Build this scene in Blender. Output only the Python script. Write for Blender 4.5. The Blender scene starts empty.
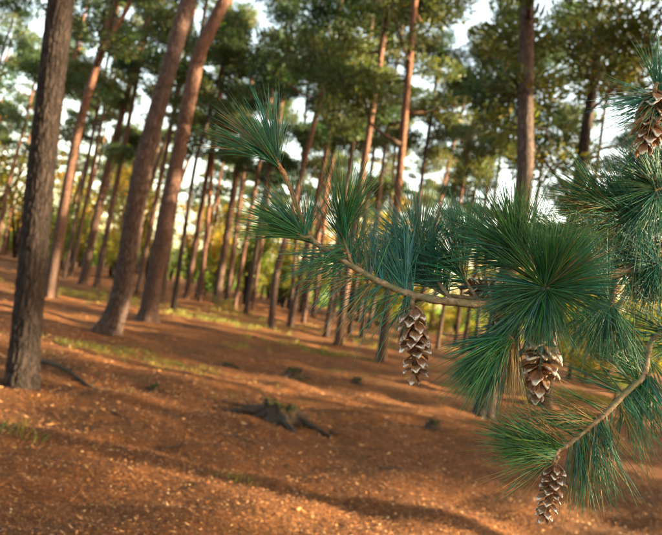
import bpy, math
import numpy as np
from mathutils import Vector, Matrix
R_ = math.radians
SC = bpy.context.scene
COL = SC.collection

# ------------------------------------------------------------------ camera
FPX = 620.0                       # focal length in photograph pixels (photo is 662 wide)
ROLL, PITCH, CAMH = R_(10.1), math.atan(30.0 / FPX), 1.5
R0 = np.array([1.0, 0, 0]); FW = np.array([0, math.cos(PITCH), math.sin(PITCH)]); U0 = np.array([0, -math.sin(PITCH), math.cos(PITCH)])
XC = math.cos(ROLL) * R0 + math.sin(ROLL) * U0
YC = -math.sin(ROLL) * R0 + math.cos(ROLL) * U0
CAM = np.array([0, 0, CAMH])
cam = bpy.data.cameras.new('camera'); camo = bpy.data.objects.new('camera', cam); COL.objects.link(camo)
camo.matrix_world = Matrix(((XC[0], YC[0], -FW[0], CAM[0]), (XC[1], YC[1], -FW[1], CAM[1]), (XC[2], YC[2], -FW[2], CAM[2]), (0, 0, 0, 1)))
cam.sensor_fit = 'HORIZONTAL'; cam.sensor_width = 36.0; cam.lens = 36.0 * FPX / 662.0
cam.clip_start = 0.05; cam.clip_end = 3000
cam.dof.use_dof = True; cam.dof.focus_distance = 1.0; cam.dof.aperture_fstop = 5.6
SC.camera = camo

# ------------------------------------------------------------------ sky, sun, exposure
SUN_EL, SUN_AZ = R_(14), R_(94)      # azimuth measured from +Y (view direction) towards +X (right)
w = bpy.data.worlds.new('World'); SC.world = w; w.use_nodes = True
nt = w.node_tree; nt.nodes.clear()
sky = nt.nodes.new('ShaderNodeTexSky'); sky.sky_type = 'NISHITA'; sky.sun_disc = False
sky.sun_elevation = SUN_EL; sky.sun_rotation = SUN_AZ; sky.air_density = 1.0; sky.dust_density = 2.5; sky.ozone_density = 1.0
bg = nt.nodes.new('ShaderNodeBackground'); bg.inputs[1].default_value = 0.095
wo = nt.nodes.new('ShaderNodeOutputWorld')
tn = nt.nodes.new('ShaderNodeMix'); tn.data_type = 'RGBA'; tn.blend_type = 'MULTIPLY'; tn.inputs[0].default_value = 1.0; tn.inputs[7].default_value = (1.30, 1.06, .80, 1)   # even warm tint multiplied into the sky colour, no cloud
nt.links.new(sky.outputs[0], tn.inputs[6]); nt.links.new(tn.outputs[2], bg.inputs[0]); nt.links.new(bg.outputs[0], wo.inputs[0])
sd = np.array([math.sin(SUN_AZ) * math.cos(SUN_EL), math.cos(SUN_AZ) * math.cos(SUN_EL), math.sin(SUN_EL)])
sl = bpy.data.lights.new('sun', 'SUN'); sl.energy = 5.0; sl.angle = R_(0.5); sl.color = (1.0, 0.76, 0.44)
so = bpy.data.objects.new('sun', sl); COL.objects.link(so)
so.rotation_euler = Vector(-sd).to_track_quat('-Z', 'Y').to_euler(); so.location = (30, 0, 25)
SC.view_settings.view_transform = 'Standard'; SC.view_settings.look = 'None'
SC.view_settings.exposure = 3.5; SC.view_settings.gamma = 1.0; SC.view_settings.use_curve_mapping = False
SC.render.engine = 'CYCLES'
SC.cycles.use_denoising = True
SC.cycles.max_bounces = 6; SC.cycles.diffuse_bounces = 3; SC.cycles.transmission_bounces = 3; SC.cycles.glossy_bounces = 2
SC.cycles.use_adaptive_sampling = False

# ------------------------------------------------------------------ maths helpers
def rng(seed): return np.random.default_rng(seed)
def nrm(v): return v / (np.linalg.norm(v, axis=-1, keepdims=True) + 1e-12)
def ray(x, y): return XC * (x - 331.0) / FPX - YC * (y - 267.5) / FPX + FW
def at(x, y, d): return CAM + ray(x, y) * d
_g = np.random.default_rng(77)
HUMPS = []
for _w in np.geomspace(.32, 1.5, 16):
    _a = _g.uniform(0, 6.283); HUMPS.append((.0075 * _w ** .8, 6.283 / _w * math.cos(_a), 6.283 / _w * math.sin(_a), _g.uniform(0, 6.283)))
def gh(x, y):
    x = np.asarray(x, float); y = np.asarray(y, float)
    return (0.05 * np.sin(.35 * x + 1.1) * np.cos(.28 * y + .4) + 0.022 * np.sin(.93 * x + .61 * y) + 0.012 * np.sin(2.3 * x - 1.7 * y + 2.0)
            + 0.008 * np.sin(4.1 * x + 3.3 * y) + sum(a * np.sin(kx * x + ky * y + p) for a, kx, ky, p in HUMPS))
def ground_at(x, y):
    r = ray(x, y); z = 0.0
    for _ in range(12):
        t = (z - CAMH) / r[2]; p = CAM + r * t; z = float(gh(p[0], p[1]))
    return np.array([p[0], p[1], z]), t
def on_plane_y(x, y, Y):
    r = ray(x, y); return CAM + r * (Y / r[1])
def catmull(P, n):
    P = np.asarray(P, float)
    if len(P) == 2: return P[0] + (P[1] - P[0]) * np.linspace(0, 1, n)[:, None]
    Q = np.vstack([2 * P[0] - P[1], P, 2 * P[-1] - P[-2]])
    m = len(P) - 1; t = np.linspace(0, m - 1e-6, n); i = t.astype(int); f = (t - i)[:, None]
    a, b, c, d = Q[i], Q[i + 1], Q[i + 2], Q[i + 3]
    return .5 * ((2 * b) + (c - a) * f + (2 * a - 5 * b + 4 * c - d) * f ** 2 + (3 * b - a - 3 * c + d) * f ** 3)
def randdir(g, n):
    v = g.normal(size=(n, 3)); return nrm(v)
def worley(u, v, per, seed):
    """F2-F1 of jittered cells; u wraps every `per` cells."""
    iu, iv = np.floor(u).astype(int), np.floor(v).astype(int)
    f1 = np.full(u.shape, 9.0); f2 = np.full(u.shape, 9.0); idv = np.zeros(u.shape)
    for a in (-1, 0, 1):
        for b in (-1, 0, 1):
            cu, cv = iu + a, iv + b; wu = np.mod(cu, per)
            h1 = np.mod(np.sin(wu * 127.1 + cv * 311.7 + seed) * 43758.5453, 1.0)
            h2 = np.mod(np.sin(wu * 269.5 + cv * 183.3 + seed * 1.7) * 24634.6345, 1.0)
            d = np.hypot(cu + .15 + .7 * h1 - u, cv + .15 + .7 * h2 - v)
            nf2 = np.minimum(f2, np.maximum(f1, d)); idv = np.where(d < f1, h1, idv); f1 = np.minimum(f1, d); f2 = nf2
    return f2 - f1, idv

# ------------------------------------------------------------------ mesh helpers
def mk(name, V, F, mat, col=None, smooth=True):
    V = np.ascontiguousarray(V, dtype=np.float32)
    Fs = F if isinstance(F, list) else [F]
    Fs = [np.ascontiguousarray(f, dtype=np.int32) for f in Fs if len(f)]
    me = bpy.data.meshes.new(name)
    me.vertices.add(len(V)); me.vertices.foreach_set('co', V.ravel())
    nl = sum(f.size for f in Fs); npoly = sum(len(f) for f in Fs)
    me.loops.add(nl); me.polygons.add(npoly)
    me.loops.foreach_set('vertex_index', np.concatenate([f.ravel() for f in Fs]))
    cnt = np.concatenate([np.full(len(f), f.shape[1], np.int32) for f in Fs])
    st = np.concatenate([[0], np.cumsum(cnt)[:-1]]).astype(np.int32)
    me.polygons.foreach_set('loop_start', st)
    me.polygons.foreach_set('use_smooth', np.full(npoly, smooth, dtype=bool))
    me.update(calc_edges=True)
    if col is not None:
        a = me.color_attributes.new('tint', 'FLOAT_COLOR', 'POINT')
        c = np.ones((len(V), 4), np.float32); c[:, :3] = col
        a.data.foreach_set('color', c.ravel())
    me.materials.append(mat)
    return me
def link(name, data, parent=None, loc=(0, 0, 0)):
    o = bpy.data.objects.new(name, data); COL.objects.link(o); o.location = loc
    if parent is not None: o.parent = parent
    return o
def tag(o, label=None, cat=None, group=None, kind=None):
    for k, v in (('label', label), ('category', cat), ('group', group), ('kind', kind)):
        if v: o[k] = v
    return o
def tube(path, rad, ns, cap=True, disp=None, flat=1.0):
    """closed tube along path (n,3) with radii (n,) ; disp(n,ns) multiplies radius."""
    path = np.asarray(path, float); n = len(path); rad = np.broadcast_to(np.asarray(rad, float), (n,))
    T = nrm(np.gradient(path, axis=0))
    ref = np.array([1.0, 0, 0]) if abs(T[0][0]) < .8 else np.array([0, 1.0, 0])
    A = np.zeros((n, 3)); a = nrm(ref - T[0] * (ref @ T[0]))
    for i in range(n):
        a = a - T[i] * (a @ T[i]); a = a / np.linalg.norm(a); A[i] = a
    B = np.cross(T, A)
    th = np.linspace(0, 2 * np.pi, ns, endpoint=False)
    r = rad[:, None] * (np.ones((n, ns)) if disp is None else disp)
    V = path[:, None, :] + r[..., None] * (np.cos(th)[None, :, None] * A[:, None, :] + np.sin(th)[None, :, None] * B[:, None, :])
    V = V.reshape(-1, 3)
    i = np.arange(n - 1)[:, None] * ns; j = np.arange(ns)[None, :]; k = (j + 1) % ns
    Q = np.stack([i + j, i + k, i + ns + k, i + ns + j], -1).reshape(-1, 4)
    F = [Q]
    if cap:
        V = np.vstack([V, path[0], path[-1]]); c0, c1 = n * ns, n * ns + 1
        jj = np.arange(ns); kk = (jj + 1) % ns
        F.append(np.vstack([np.stack([np.full(ns, c0), kk, jj], -1), np.stack([np.full(ns, c1), (n - 1) * ns + jj, (n - 1) * ns + kk], -1)]))
    return V, F
def join(parts):
    Vs, Q, T, off = [], [], [], 0
    for V, F in parts:
        for f in F: (Q if f.shape[1] == 4 else T).append(f + off)
        Vs.append(V); off += len(V)
    out = []
    if Q: out.append(np.vstack(Q))
    if T: out.append(np.vstack(T))
    return np.vstack(Vs), out

# ------------------------------------------------------------------ materials
class NT:
    def __init__(s, name):
        s.m = bpy.data.materials.new(name); s.m.use_nodes = True; s.t = s.m.node_tree; s.t.nodes.clear()
        s.out = s.n('ShaderNodeOutputMaterial')
    def n(s, t, **kw):
        x = s.t.nodes.new(t)
        for k, v in kw.items(): setattr(x, k, v)
        return x
    def l(s, a, b): s.t.links.new(a, b)
    def val(s, x, sock):
        if hasattr(x, 'is_output'): s.l(x, sock)
        else: sock.default_value = x
    def mapping(s, scale, src='Object'):
        tc = s.n('ShaderNodeTexCoord'); mp = s.n('ShaderNodeMapping'); mp.inputs['Scale'].default_value = scale
        s.l(tc.outputs[src], mp.inputs[0]); return mp.outputs[0]
    def noise(s, vec, scale, detail=4, rough=.55, dist=0.0):
        x = s.n('ShaderNodeTexNoise'); s.l(vec, x.inputs['Vector'])
        x.inputs['Scale'].default_value = scale; x.inputs['Detail'].default_value = detail
        x.inputs['Roughness'].default_value = rough; x.inputs['Distortion'].default_value = dist; return x.outputs[0]
    def ramp(s, fac, stops):
        x = s.n('ShaderNodeValToRGB'); e = x.color_ramp.elements
        while len(e) < len(stops): e.new(.5)
        for i, (p, c) in enumerate(stops): e[i].position = p; e[i].color = (*c, 1)
        s.l(fac, x.inputs[0]); return x.outputs[0]
    def mix(s, fac, a, b, mode='MIX'):
        x = s.n('ShaderNodeMix', data_type='RGBA', blend_type=mode)
        s.val(fac, x.inputs[0])
        for v, k in ((a, 6), (b, 7)):
            if hasattr(v, 'is_output'): s.l(v, x.inputs[k])
            else: x.inputs[k].default_value = (*v, 1)
        return x.outputs[2]
    def math(s, op, a, b=0.0, clamp=False):
        x = s.n('ShaderNodeMath', operation=op, use_clamp=clamp); s.val(a, x.inputs[0]); s.val(b, x.inputs[1]); return x.outputs[0]
    def bump(s, h, st, dist):
        x = s.n('ShaderNodeBump'); x.inputs['Strength'].default_value = st; x.inputs['Distance'].default_value = dist
        s.l(h, x.inputs['Height']); return x.outputs[0]
    def bsdf(s, col, rough=.8, spec=.3, normal=None, transl=None, tfac=0.0):
        p = s.n('ShaderNodeBsdfPrincipled')
        if hasattr(col, 'is_output'): s.l(col, p.inputs['Base Color'])
        else: p.inputs['Base Color'].default_value = (*col, 1)
        s.val(rough, p.inputs['Roughness']); p.inputs['Specular IOR Level'].default_value = spec
        if normal is not None: s.l(normal, p.inputs['Normal'])
        res = p.outputs[0]
        if tfac > 0:
            tr = s.n('ShaderNodeBsdfTranslucent'); s.l(transl, tr.inputs[0])
            mx = s.n('ShaderNodeMixShader'); mx.inputs[0].default_value = tfac
            s.l(res, mx.inputs[1]); s.l(tr.outputs[0], mx.inputs[2]); res = mx.outputs[0]
        s.l(res, s.out.inputs[0]); return s.m
    def attr(s): return s.n('ShaderNodeVertexColor', layer_name='tint').outputs[0]
    def orand(s): return s.n('ShaderNodeObjectInfo').outputs['Random']
    def hsv(s, col, h=.5, sat=1.0, v=1.0):
        x = s.n('ShaderNodeHueSaturation'); s.val(h, x.inputs[0]); s.val(sat, x.inputs[1]); s.val(v, x.inputs[2]); s.l(col, x.inputs[4]); return x.outputs[0]

def bark_mat(name, low, high, z0, z1, plate=9.0, bump=.9):
    s = NT(name); v = s.mapping((plate, plate, plate * .33)); v2 = s.mapping((1, 1, 1))
    tc = s.n('ShaderNodeTexCoord'); sep = s.n('ShaderNodeSeparateXYZ'); s.l(tc.outputs['Object'], sep.inputs[0])
    nz = s.n('ShaderNodeTexNoise'); s.l(v, nz.inputs['Vector']); nz.inputs['Scale'].default_value = 1.4; nz.inputs['Detail'].default_value = 3
    sc_ = s.n('ShaderNodeVectorMath', operation='SCALE'); s.l(nz.outputs[1], sc_.inputs[0]); sc_.inputs['Scale'].default_value = 1.6
    av = s.n('ShaderNodeVectorMath', operation='ADD'); s.l(v, av.inputs[0]); s.l(sc_.outputs[0], av.inputs[1])
    vor = s.n('ShaderNodeTexVoronoi', feature='DISTANCE_TO_EDGE'); s.l(av.outputs[0], vor.inputs['Vector']); vor.inputs['Scale'].default_value = 1.5
    crack = s.ramp(vor.outputs['Distance'], [(0.0, (0, 0, 0)), (.22, (1, 1, 1))])
    fine = s.noise(v, 3.0, 6, .65)
    hf = s.n('ShaderNodeMapRange'); s.l(sep.outputs[2], hf.inputs[0]); hf.inputs[1].default_value = z0; hf.inputs[2].default_value = z1
    hn = s.math('ADD', hf.outputs[0], s.math('MULTIPLY', s.math('SUBTRACT', s.noise(v2, 1.3, 3), .5), .7), clamp=True)
    base = s.mix(hn, low, high)
    base = s.mix(s.math('MULTIPLY', fine, .75), base, s.hsv(base, .5, .8, 1.9))
    base = s.mix(crack, s.hsv(base, .5, 1.0, .45), base)
    base = s.hsv(base, .5, s.math('ADD', s.math('MULTIPLY', s.orand(), .4), .8), s.math('ADD', s.math('MULTIPLY', s.orand(), .5), .75))
    h = s.math('ADD', s.math('MULTIPLY', crack, .7), s.math('MULTIPLY', fine, .5))
    return s.bsdf(base, .88, .2, s.bump(h, bump, .03))
M_bark = bark_mat('pine_bark', (.044, .026, .022), (.090, .047, .034), 1.5, 8.0)
M_bark_dark = bark_mat('dark_furrowed_bark', (.019, .012, .010), (.034, .022, .018), 3.0, 9.0, 10.0)
M_bark_slim = bark_mat('red_pine_bark', (.056, .031, .023), (.115, .054, .034), 1.0, 7.0, 12.0)

def foliage_mat(name, a, b, tl, tfac):
    s = NT(name); t = s.attr()
    c = s.mix(s.orand(), a, b); c = s.mix(1.0, c, t, 'MULTIPLY')
    tc = s.mix(1.0, c, tl, 'MULTIPLY')
    return s.bsdf(c, .6, .25, None, tc, tfac)
M_fol = foliage_mat('pine_foliage', (.022, .054, .026), (.052, .070, .022), (2.3, 1.9, .7), .30)
M_leaf = foliage_mat('broad_leaves', (.070, .125, .022), (.16, .15, .020), (2.0, 1.7, .7), .42)
M_gold = foliage_mat('backlit_gold_leaves', (.14, .135, .018), (.22, .165, .020), (1.7, 1.5, .6), .5)  # gold of backlit foliage is put into the leaf colour
M_fern = foliage_mat('bracken_leaves', (.13, .15, .03), (.2, .16, .035), (1.6, 1.5, .8), .4)
M_grass = foliage_mat('grass_blades', (.105, .120, .030), (.105, .120, .030), (1.7, 1.5, .6), .38)

def needle_mat():
    s = NT('long_green_needles'); t = s.attr()
    v = s.mapping((1, 1, 1)); c = s.mix(1.0, t, s.ramp(s.noise(v, 60, 2), [(.3, (.75, .8, .85)), (.7, (1.2, 1.15, 1.1))]), 'MULTIPLY')
    tc = s.mix(1.0, c, (1.6, 1.7, .8), 'MULTIPLY')
    return s.bsdf(c, .46, .4, None, tc, .25)
M_ndl = needle_mat()
def twig_mat():
    s = NT('twig_bark'); v = s.mapping((1, 1, 1)); f = s.noise(v, 90, 5, .7); f2 = s.noise(v, 25, 3)
    c = s.ramp(f, [(.3, (.09, .055, .03)), (.5, (.20, .135, .075)), (.7, (.36, .29, .20))])
    c = s.mix(s.ramp(f2, [(.45, (0, 0, 0)), (.65, (1, 1, 1))]), c, (.11, .12, .055))
    return s.bsdf(c, .75, .3, s.bump(f, .9, .004))
M_twig = twig_mat()
def bud_mat():
    s = NT('bud_scales'); v = s.mapping((1, 1, 1)); f = s.noise(v, 150, 4, .7)
    c = s.ramp(f, [(.3, (.12, .05, .02)), (.6, (.36, .17, .065)), (.8, (.5, .33, .18))])
    return s.bsdf(c, .7, .3, s.bump(f, .8, .003))
M_bud = bud_mat()
def cone_mat():
    s = NT('woody_cone_scale'); tc = s.n('ShaderNodeTexCoord'); sep = s.n('ShaderNodeSeparateXYZ'); s.l(tc.outputs['Object'], sep.inputs[0])
    v = s.mapping((160, 60, 160)); f = s.noise(v, 1.0, 5, .65)
    v3 = s.mapping((1, 1, 1))
    oi = s.n('ShaderNodeObjectInfo'); addv = s.n('ShaderNodeVectorMath', operation='ADD'); s.l(v3, addv.inputs[0]); s.l(oi.outputs['Location'], addv.inputs[1])
    blot = s.noise(addv.outputs[0], 130, 3, .6)
    c = s.ramp(f, [(.25, (.070, .030, .014)), (.5, (.19, .088, .040)), (.75, (.32, .17, .085))])
    c = s.hsv(c, .5, 1.0, s.math('ADD', s.math('MULTIPLY', s.orand(), .6), .7))
    yy = s.n('ShaderNodeMapRange'); s.l(sep.outputs[1], yy.inputs[0]); yy.inputs[1].default_value = .0150; yy.inputs[2].default_value = .0205
    k = s.math('MULTIPLY', yy.outputs[0], s.ramp(blot, [(.40, (0, 0, 0)), (.52, (1, 1, 1))]))
    c = s.mix(k, c, (.66, .62, .56))
    return s.bsdf(c, .62, .35, s.bump(f, .7, .002))
M_cone = cone_mat()
def simple(name, stops, scale, rough=.8, bump=.6, bd=.01, spec=.3, detail=5):
    s = NT(name); v = s.mapping((1, 1, 1)); f = s.noise(v, scale, detail, .65)
    return s.bsdf(s.ramp(f, stops), rough, spec, s.bump(f, bump, bd))
M_core = simple('cone_core', [(.3, (.05, .025, .012)), (.7, (.16, .08, .04))], 120, bd=.002)
M_resin = simple('white_resin', [(.3, (.62, .62, .60)), (.7, (.82, .81, .78))], 200, .3, .3, .001, .6)
M_wood = simple('rotten_wood', [(.25, (.008, .005, .003)), (.5, (.026, .016, .009)), (.75, (.065, .040, .020))], 14, .9, 1.0, .03)
M_moss = simple('moss', [(.3, (.022, .033, .010)), (.7, (.075, .085, .022))], 45, .95, 1.0, .02)
def litter_mat():
    s = NT('leaf_litter'); t = s.attr(); return s.bsdf(t, .8, .25, None, t, .15)
M_litter = litter_mat()
def ground_mat():
    s = NT('needle_litter_ground'); v = s.mapping((1, 1, 1))
    big = s.noise(v, .45, 4, .6); mid = s.noise(v, 4.5, 5, .65); fin = s.noise(v, 38, 4, .7)
    vs = s.mapping((120, 35, 60)); strand = s.noise(vs, 1.0, 3, .6, 1.5)
    c = s.ramp(fin, [(.28, (.022, .010, .005)), (.45, (.090, .036, .013)), (.60, (.185, .072, .021)), (.78, (.32, .16, .06))])
    c = s.mix(s.ramp(mid, [(.4, (0, 0, 0)), (.68, (.75, .75, .75))]), c, (.040, .017, .009))
    c = s.mix(s.math('MULTIPLY', strand, .4), c, (.18, .070, .021))
    c = s.mix(s.ramp(big, [(.5, (0, 0, 0)), (.7, (.55, .55, .55))]), c, (.045, .030, .012))
    h = s.math('ADD', s.math('MULTIPLY', fin, .5), s.math('MULTIPLY', mid, 1.0))
    return s.bsdf(c, .92, .12, s.bump(h, 1.0, .08))
M_ground = ground_mat()

# ------------------------------------------------------------------ ground
def build_ground():
    n = 560
    t = np.linspace(-1, 1, n); gx = np.sinh(t * 5.2) / np.sinh(5.2) * 420
    gy = np.sinh(t * 5.2) / np.sinh(5.2) * 420 + 6.0
    X, Y = np.meshgrid(gx, gy); Z = gh(X, Y)
    g = rng(3); Z = Z + g.normal(size=Z.shape) * .007 * np.exp(-np.hypot(X, Y - 6) / 25)
    V = np.stack([X, Y, Z], -1).reshape(-1, 3)
    i = np.arange(n - 1)[:, None] * n; j = np.arange(n - 1)[None, :]
    Q = np.stack([i + j, i + j + 1, i + n + j + 1, i + n + j], -1).reshape(-1, 4)
    tag(link('ground', mk('ground', V, Q, M_ground)), kind='structure', label='forest floor of brown needle litter in dappled low sun', cat='ground')
build_ground()

# ------------------------------------------------------------------ pine trees
def bark_disp(path, rad, ns, seed, amp, flare, cell=.055):
    n = len(path); g = rng(seed)
    s = np.concatenate([[0], np.cumsum(np.linalg.norm(np.diff(path, axis=0), axis=1))])
    th = np.linspace(0, 2 * np.pi, ns, endpoint=False)
    TH, S = np.meshgrid(th, s)
    d = np.ones((n, ns))
    for k in range(1, 5):
        d += .03 / k * np.sin(k * TH + g.uniform(0, 6.3) + S * g.uniform(-.5, .5)) * np.sin(S * g.uniform(.6, 2) + g.uniform(0, 6))
    ph, kk = g.uniform(0, 6.3), g.integers(3, 6)
    fl = np.exp(-S / .22)
    d += flare * fl * (1 + .55 * np.sin(kk * TH + ph) + .25 * np.sin((kk + 2) * TH + ph * 2))
    if amp > 0:
        per = max(6, int(2 * np.pi * rad[0] / cell))
        e, idv = worley(TH / (2 * np.pi) * per + .25 * np.sin(S * 9), S / (cell * 2.6), per, seed)
        d += amp * (np.clip(e / .35, 0, 1) - .6 + .35 * (idv - .5))
    return d

def make_crown(seed, length=7.5, spread=2.7, nl=13, dens=1.0):
    """Scots-pine crown about a vertical axis: returns list of limb meshes, a foliage mesh."""
    g = rng(seed); limbs = []; pads = []
    for i in range(nl):
        f = (i + g.uniform(0, .6)) / nl
        z = f * length * .92; a = i * 2.4 + g.uniform(-.5, .5)
        L = spread * (.55 + .6 * math.sin(math.pi * min(1, .25 + f * .72))) * g.uniform(.65, 1.1) * (1 - .55 * f ** 3)
        dz = g.uniform(-.12, .45) + .35 * f
        d = np.array([math.cos(a), math.sin(a), 0])
        pts = [np.array([0, 0, z])]
        for q in (.35, .7, 1.0):
            pts.append(np.array([0, 0, z + dz * L * q ** 1.5 + g.normal() * .08]) + d * L * q + g.normal(size=3) * [.14, .14, .05] * L * .5 * q)
        P = catmull(pts, 9)
        limbs.append(tube(P, np.linspace(.055 * (1 - .5 * f), .012, 9), 6))
        for q in (.55, .8, 1.0):
            c = P[min(8, int(q * 8))]
            for _ in range(1 + (g.random() < .25)):
                off = g.normal(size=3) * [.34, .34, .14]
                pads.append((c + off + [0, 0, .1], g.uniform(.4, 1.0), g.uniform(.18, .38)))
                if g.random() < .5 and np.linalg.norm(off) > .05:
                    limbs[-1] = join([limbs[-1], tube(np.array([c, c + off * .6 + [0, 0, .03], c + off + [0, 0, .1]]), [.016, .01, .006], 4)])
    pads.append((np.array([0, 0, length]), .8, .4)); pads.append((np.array([.2, .1, length - .6]), .9, .4))
    V, C = [], []
    for c, rx, rz in pads:
        m = int(240 * dens * (rx / .6) ** 2)
        p = randdir(g, m) * g.uniform(.15, 1, (m, 1)) ** .45 * [rx, rx, rz]
        o = nrm(p / [rx, rx, rz * .8] + g.normal(size=(m, 3)) * .55 + [0, 0, .35])
        sd_ = nrm(np.cross(o, randdir(g, m)))
        L = g.uniform(.11, .23, (m, 1)); W = g.uniform(.016, .034, (m, 1))
        b = p + c
        tip = b + o * L
        V.append(np.stack([b - sd_ * W * .4, b + sd_ * W * .4, b + o * L * .55 + sd_ * W, tip, b + o * L * .55 - sd_ * W], 1))
        tint = g.uniform(.65, 1.3, (m, 1)) * g.uniform(.8, 1.2)
        cc = tint * (np.array([1, 1, 1]) + g.normal(size=(1, 3)) * [.1, .05, .06])
        warm = g.random((m, 1)) < .06
        cc = np.where(warm, cc * [2.2, 1.25, .8], cc)
        C.append(np.repeat(cc[:, None, :], 5, 1))
    V = np.concatenate(V).reshape(-1, 3); C = np.concatenate(C).reshape(-1, 3)
    F = np.arange(len(V)).reshape(-1, 5)
    lm = [mk('limb', v, f, M_bark_slim) for v, f in limbs]
    lj = join(limbs)
    return lm, mk('limb_set', lj[0], lj[1], M_bark_slim), mk('foliage', V, F, M_fol, C, smooth=False)
CROWNS = [make_crown(11, nl=8), make_crown(12, 6.5, 2.4, 7), make_crown(13, 8.0, 2.2, 9), make_crown(14, 7.0, 3.0, 7), make_crown(15, 6.0, 2.0, 7)]

def align_up(v, rz):
    q = Vector((0, 0, 1)).rotation_difference(Vector(v)); return (q.to_matrix() @ Matrix.Rotation(rz, 3, 'Z')).to_euler()

def placed_pine(base, ups, wpx, label, mat=None, ns=20, nr=36, amp=0.0, H=15.0, cb=8.0, cr=0, cs=1.0, flare=.35, wtop=.35, stubs=0, seed=0, name='pine_tree', full=True, depth=None, cell=.055, group=None):
    g = rng(1000 + seed)
    if depth is None: B, _ = ground_at(*base)
    else:
        r = ray(*base); B = CAM + r * (depth / r[1]); B[2] = float(gh(B[0], B[1]))
    Y = B[1]; pts = [B] + [on_plane_y(x, y, Y) for x, y in ups]
    for i in range(1, len(pts)): pts[i] = pts[i] + np.array([0, g.normal() * .05 * i, 0])
    d = nrm(pts[-1] - pts[-2]); top = pts[-1]
    if top[2] < H:
        k = H - top[2]; d2 = nrm(d + [0, 0, .7])
        pts.append(top + d * k * .45 / max(.5, d[2])); pts.append(pts[-1] + d2 * k * .5 / max(.5, d2[2]))
    P = catmull(pts, nr * 3); P = P - B
    # resample denser at the foot
    s = np.concatenate([[0], np.cumsum(np.linalg.norm(np.diff(P, axis=0), axis=1))])
    q = s[-1] * (np.linspace(0, 1, nr) ** 1.35)
    P = np.stack([np.interp(q, s, P[:, a]) for a in range(3)], 1)
    P[0] -= np.array([0, 0, .12])
    r0 = wpx * .5 * Y / FPX
    rad = r0 * (1 - (1 - wtop) * (q / s[-1]) ** .9); rad[-1] *= .3
    dsp = bark_disp(P, rad, ns, seed * 7.3 + 5 if False else seed + 5, amp, flare, cell)
    V, F = tube(P, rad, ns, True, dsp)
    root = link(name, None, None, B); tag(root, label, 'tree', group)
    root.empty_display_size = .2
    link('trunk', mk('trunk', V, F, mat or M_bark), root)
    lm, lset, fol = CROWNS[cr]
    cbp = np.array([np.interp(cb, P[:, 2], P[:, a]) for a in range(3)])
    tp = P[-1]; ax = tp - cbp; sc = np.linalg.norm(ax) / fol_len(fol); rz = g.uniform(0, 6.3)
    sc = max(.2, sc); e = align_up(nrm(ax), rz); rs = cs
    co = link('crown', fol, root, cbp); co.rotation_euler = e; co.scale = (rs, rs, sc)
    for m in (lm if full else [lset]):
        o = link('limb', m, root, cbp); o.rotation_euler = e; o.scale = (rs, rs, sc)
    for k in range(stubs):
        z = g.uniform(.35, .95) * cb; p = np.array([np.interp(z, P[:, 2], P[:, a]) for a in range(3)])
        a = g.uniform(0, 6.3); L = g.uniform(.3, 1.1); dr = np.array([math.cos(a), math.sin(a), g.uniform(-.2, .35)])
        pp = catmull([p, p + dr * L * .5 + g.normal(size=3) * .04, p + dr * L + g.normal(size=3) * .1 - [0, 0, .08]], 7)
        v, f = tube(pp, np.linspace(.022, .006, 7), 5)
        link('dead_branch', mk('dead_branch', v, f, M_bark_dark), root)
    return root
def fol_len(me): return {CROWNS[0][2]: 7.5, CROWNS[1][2]: 6.5, CROWNS[2][2]: 8.0, CROWNS[3][2]: 7.0, CROWNS[4][2]: 6.0}[me]

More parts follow.
